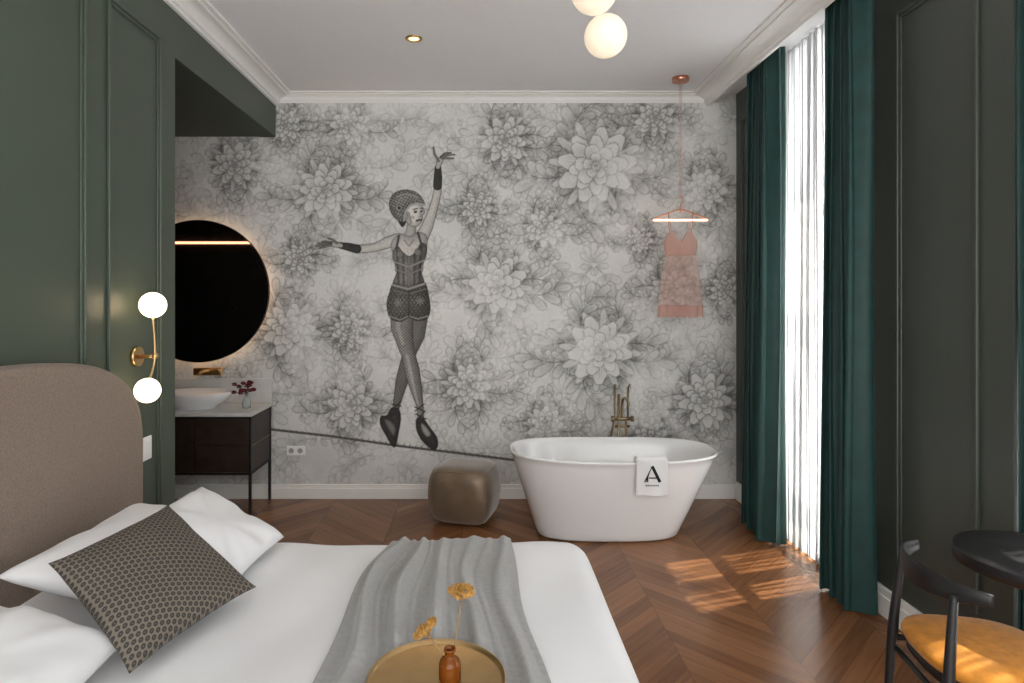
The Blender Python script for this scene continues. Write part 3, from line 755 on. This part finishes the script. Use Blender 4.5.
# tray with bottle
e=empty('brass_tray'); tc_=(-.118,1.685); tz=.655
L=[superell(tc_[0],tc_[1],r,r,tz+z,2,96) for r,z in ((.01,.0),(.178,.0),(.186,.003),(.189,.016),(.186,.017),(.182,.006),(.176,.004),(.01,.004))]
loft('dish',L,M_brass,e)
e=empty('amber_bottle_vase'); bc=(-.082,1.69); 
z0=tz+.0045
L=[superell(bc[0],bc[1],r,r,z0+z,2,40) for r,z in ((.005,0),(.027,0),(.030,.005),(.030,.044),(.026,.055),(.015,.063),(.0135,.065),(.0135,.078),(.016,.079),(.016,.086),(.012,.086),(.012,.065),(.024,.054),(.027,.044),(.027,.008),(.005,.006))]
loft('glass',L,M_amber,e)
def umbel(i,base,top,R,nn,tilt=0):
    mid=((base[0]*.55+top[0]*.45)+.004,(base[1]+top[1])/2,(base[2]+top[2])/2)
    tube(f'stem_{i}',[base,mid,(top[0]-tilt*.02,top[1],top[2]-.035)],.0022,M_stem,e,n=6)
    r=random.Random(i)
    bm=bmesh.new()
    for k in range(nn):
        a=r.uniform(0,6.28);q=math.sqrt(r.random())*R
        dx=math.cos(a)*q
        p=Vector((top[0]+dx,top[1]+math.sin(a)*q,top[2]-.25*q+r.uniform(-.005,.008)-tilt*dx))
        bmesh.ops.create_icosphere(bm,subdivisions=1,radius=r.uniform(.0028,.0052),matrix=Matrix.Translation(p))
    finish(bm,f'flower_head_{i}',M_yel,e)
    for k in range(14):
        a=k*.449;q=R*.8;dx=math.cos(a)*q
        tube(f'ray_{i}_{k}',[(top[0]-tilt*.02,top[1],top[2]-.035),(top[0]+dx*.6,top[1]+math.sin(a)*q*.6,top[2]-.012-tilt*dx*.6),(top[0]+dx,top[1]+math.sin(a)*q,top[2]-.004-tilt*dx)],.0009,M_stem,e,n=5)
umbel(1,(bc[0],bc[1],z0+.01),(-.052,1.74,.885),.037,220)
umbel(2,(bc[0],bc[1],z0+.01),(-.152,1.73,.785),.031,180,-.7)

# ---------------- sconce ----------------
e=empty('wall_sconce')
cyl('back_plate',(XL,3.12,1.405),(XL+.02,3.12,1.405),.050,.050,M_brass,e)
cyl('arm',(XL+.02,3.12,1.405),(XL+.115,3.09,1.41),.009,.009,M_brass,e)
sph('joint',(XL+.115,3.09,1.41),.017,M_brass,e)
tube('rod',[(-1.62,3.07,1.60),(-1.62,3.09,1.41),(-1.625,3.05,1.30)],.006,M_brass,e)
sph('globe_upper',(-1.62,3.07,1.665),.063,M_globe,e)
sph('globe_lower',(-1.625,3.03,1.248),.060,M_globe,e)
e=empty('globe_pendant_light')
cyl('canopy',(.47,2.5,ZC-.03),(.47,2.5,ZC),.07,.07,M_brass,e)
cyl('rod',(.47,2.5,2.93),(.47,2.5,ZC-.02),.006,.006,M_brass,e)
sph('globe_upper',(.455,2.47,2.925),.092,M_globe2,e)
tube('arm',[(.47,2.5,3.06),(.50,2.6,3.05),(.535,2.64,2.95)],.005,M_brass,e)
sph('globe_lower',(.535,2.64,2.815),.090,M_globe2,e)
e=empty('recessed_downlight'); c=(-.44,4.13)
L=[superell(c[0],c[1],r,r,ZC-z,2,40) for r,z in ((.056,0),(.056,.006),(.038,.008),(.034,.001))]
loft('ring',L,M_brass,e,False,False); cyl('bulb',(c[0],c[1],ZC-.001),(c[0],c[1],ZC-.004),.034,.034,M_spot,e)

# ---------------- hanger lamp + slip dress ----------------
e=empty('clothes_hanger_pendant_lamp'); hx,hy=1.575,4.87
cyl('canopy',(hx,hy,ZC-.03),(hx,hy,ZC),.065,.065,M_copper,e)
cyl('cord',(hx-.004,hy,2.50),(hx-.004,hy,ZC-.02),.0022,.0022,M_copper,e,n=8)
cyl('cord_return',(hx+.010,hy,2.36),(hx+.010,hy,ZC-.02),.0018,.0018,M_copper,e,n=8)
tube('hook',[(hx,hy,2.37),(hx,hy,2.43),(hx+.022,hy,2.455),(hx+.018,hy,2.49),(hx-.004,hy,2.50),(hx-.02,hy,2.48)],.004,M_copper,e)
tube('shoulders',[(hx-.215,hy,2.315),(hx-.19,hy,2.330),(hx-.1,hy,2.365),(hx,hy,2.395),(hx+.1,hy,2.365),(hx+.19,hy,2.330),(hx+.215,hy,2.315)],.006,M_copper,e)
tube('light_bar',[(hx-.212,hy,2.312),(hx,hy,2.312),(hx+.212,hy,2.312)],.0065,M_hang,e)
e=empty('slip_dress')
def dress_loop(z,w,d,wav=0,nn=96,neck=0,hem=0):
    o=[]
    for k in range(nn):
        t=2*math.pi*k/nn; x=math.cos(t)*w; y=math.sin(t)*d*(1+wav*math.sin(11*t)); 
        zz=z+hem*math.sin(22*t)
        if neck:
            q=abs(x)/w
            zz=z+neck*(math.exp(-((q-.55)/.22)**2)-.9*math.exp(-(q/.25)**2)-.6*max(0,q-.8)/.2)
        o.append((hx-.0+x,hy+y,zz))
    return o
loft('bodice_lace',[dress_loop(*q) for q in ((2.185,.125,.022,0,96,.045),(2.15,.130,.030,0,96,.02),(2.10,.130,.034,.03,96,.004),(2.04,.120,.030,.05,96,0))],M_lace,e,False,False)
tube('waist_band',dress_loop(2.04,.121,.031,.05)+[dress_loop(2.04,.121,.031,.05)[0]],.003,M_lace,e,False,n=6)
lp=[(2.04,.120,.030,.05),(1.97,.132,.034,.12),(1.88,.148,.04,.2),(1.76,.163,.044,.3),(1.63,.176,.048,.38)]
loft('skirt',[dress_loop(z,w,d,wv) for z,w,d,wv in lp],M_dress,e,False,False)
loft('hem_lace',[dress_loop(z,w,d,wv,96,0,hm) for z,w,d,wv,hm in ((1.64,.1765,.0485,.38,0),(1.60,.179,.05,.40,0),(1.55,.181,.052,.42,.006))],M_lace,e,False,False)
for sx in (-1,1):
    tube('strap_front',[(hx+sx*.075,hy-.018,2.21),(hx+sx*.085,hy-.02,2.27),(hx+sx*.095,hy-.008,2.355),(hx+sx*.095,hy,2.375)],.0028,M_lace,e,n=6)
    tube('strap_back',[(hx+sx*.075,hy+.018,2.21),(hx+sx*.085,hy+.02,2.27),(hx+sx*.095,hy+.008,2.355),(hx+sx*.095,hy,2.375)],.0028,M_lace,e,n=6)

# ---------------- table & chair ----------------
e=empty('round_side_table'); tcx,tcy=2.03,2.235
L=[superell(tcx,tcy,r,r,z,2,80) for r,z in ((.02,.715),(.25,.715),(.262,.722),(.262,.762),(.258,.768),(.02,.768))]
loft('top',L,M_black,e); cyl('pedestal',(tcx,tcy,.02),(tcx,tcy,.715),.022,.022,M_black,e); cyl('foot',(tcx,tcy,0),(tcx,tcy,.02),.06,.055,M_black,e)
e=empty('dining_chair'); cc=(1.765,2.16); ra=math.radians(-10)
def W(x,y,z): return (cc[0]+x*math.cos(ra)-y*math.sin(ra),cc[1]+x*math.sin(ra)+y*math.cos(ra),z)
def cl(a,b,z,e_=3): return [W(x,y,z_) for x,y,z_ in superell(0,0,a,b,z,e_,72)]
loft('seat',[cl(.20,.20,.445),cl(.222,.222,.45),cl(.228,.228,.465),cl(.222,.222,.482),cl(.20,.20,.492),cl(.12,.12,.498),cl(.02,.02,.499)],M_mustard,e)
loft('seat_frame',[cl(.20,.20,.405),cl(.212,.212,.408),cl(.212,.212,.445),cl(.2,.2,.446)],M_black,e)
n=40; secs=[]
for i in range(n+1):
    t=i/n; an=math.radians(-66+132*t); th=math.pi+an; k=math.cos(an)
    R=.255; hgt=.022+.070*max(0,k)**1.5; zc=.735+.015*(1-k); thk=.010
    cxr=[]
    for q in range(12):
        a=2*math.pi*q/12; rr_=R+math.cos(a)*thk; cxr.append(W(rr_*math.cos(th)*.85-.02,rr_*math.sin(th)*.98,zc+math.copysign(abs(math.sin(a))**.6,math.sin(a))*hgt*.5))
    secs.append(cxr)
loft('backrest',secs,M_black,e)
for sy in (-1,1):
    tube('rear_leg',[W(-.235,sy*.20,0),W(-.215,sy*.188,.43),W(-.19,sy*.17,.73)],.014,M_black,e,radii=[.012,.018,.012])
    tube('front_leg',[W(.20,sy*.20,0),W(.185,sy*.18,.44)],.015,M_black,e,False,radii=[.011,.017])
    cyl('side_rail',W(-.205,sy*.186,.40),W(.186,sy*.182,.40),.011,.011,M_black,e)
cyl('back_rail',W(-.206,-.186,.36),W(-.206,.186,.36),.010,.010,M_black,e)

# ---------------- lighting ----------------
w=bpy.data.worlds.new('World');S.world=w;w.use_nodes=True;nt=w.node_tree
bg=nt.nodes['Background'];bg.inputs[0].default_value=(1,.985,.965,1);bg.inputs[1].default_value=1.9
def area(name,loc,rot,sx,sy,p,col):
    l=bpy.data.lights.new(name,'AREA');l.shape='RECTANGLE';l.size=sx;l.size_y=sy;l.energy=p;l.color=col
    o=link(bpy.data.objects.new(name,l));o.location=loc;o.rotation_euler=rot
area('window_daylight',(T+.12,4.03,1.7),(0,math.pi/2,0),3.2,1.0,74,(.98,.99,1))
area('window_daylight_near',(T+.12,1.99,1.6),(0,math.pi/2,0),3.0,1.05,100,(.98,.99,1))
l=bpy.data.lights.new('sun','SUN');l.energy=24;l.angle=math.radians(.8);l.color=(1,.93,.82)
o=link(bpy.data.objects.new('sun',l));d=Vector((-.38,-.12,-.92));o.rotation_euler=d.to_track_quat('-Z','Y').to_euler()
l=bpy.data.lights.new('downlight_spot','SPOT');l.energy=10;l.spot_size=1.6;l.spot_blend=.8;l.color=(1,.75,.5);l.shadow_soft_size=.03
o=link(bpy.data.objects.new('downlight_spot',l));o.location=(-.44,4.13,ZC-.02)

# ---------------- camera ----------------
cam=bpy.data.cameras.new('camera');cam.lens=F/1024*36;cam.sensor_width=36;cam.shift_x=(512-CX)/1024;cam.shift_y=-(341.5-HY)/1024
cam.clip_start=.05
o=link(bpy.data.objects.new('camera',cam));o.location=(0,0,H);o.rotation_euler=(math.pi/2,0,0);S.camera=o
S.view_settings.view_transform='Standard'
S.view_settings.exposure=1.12
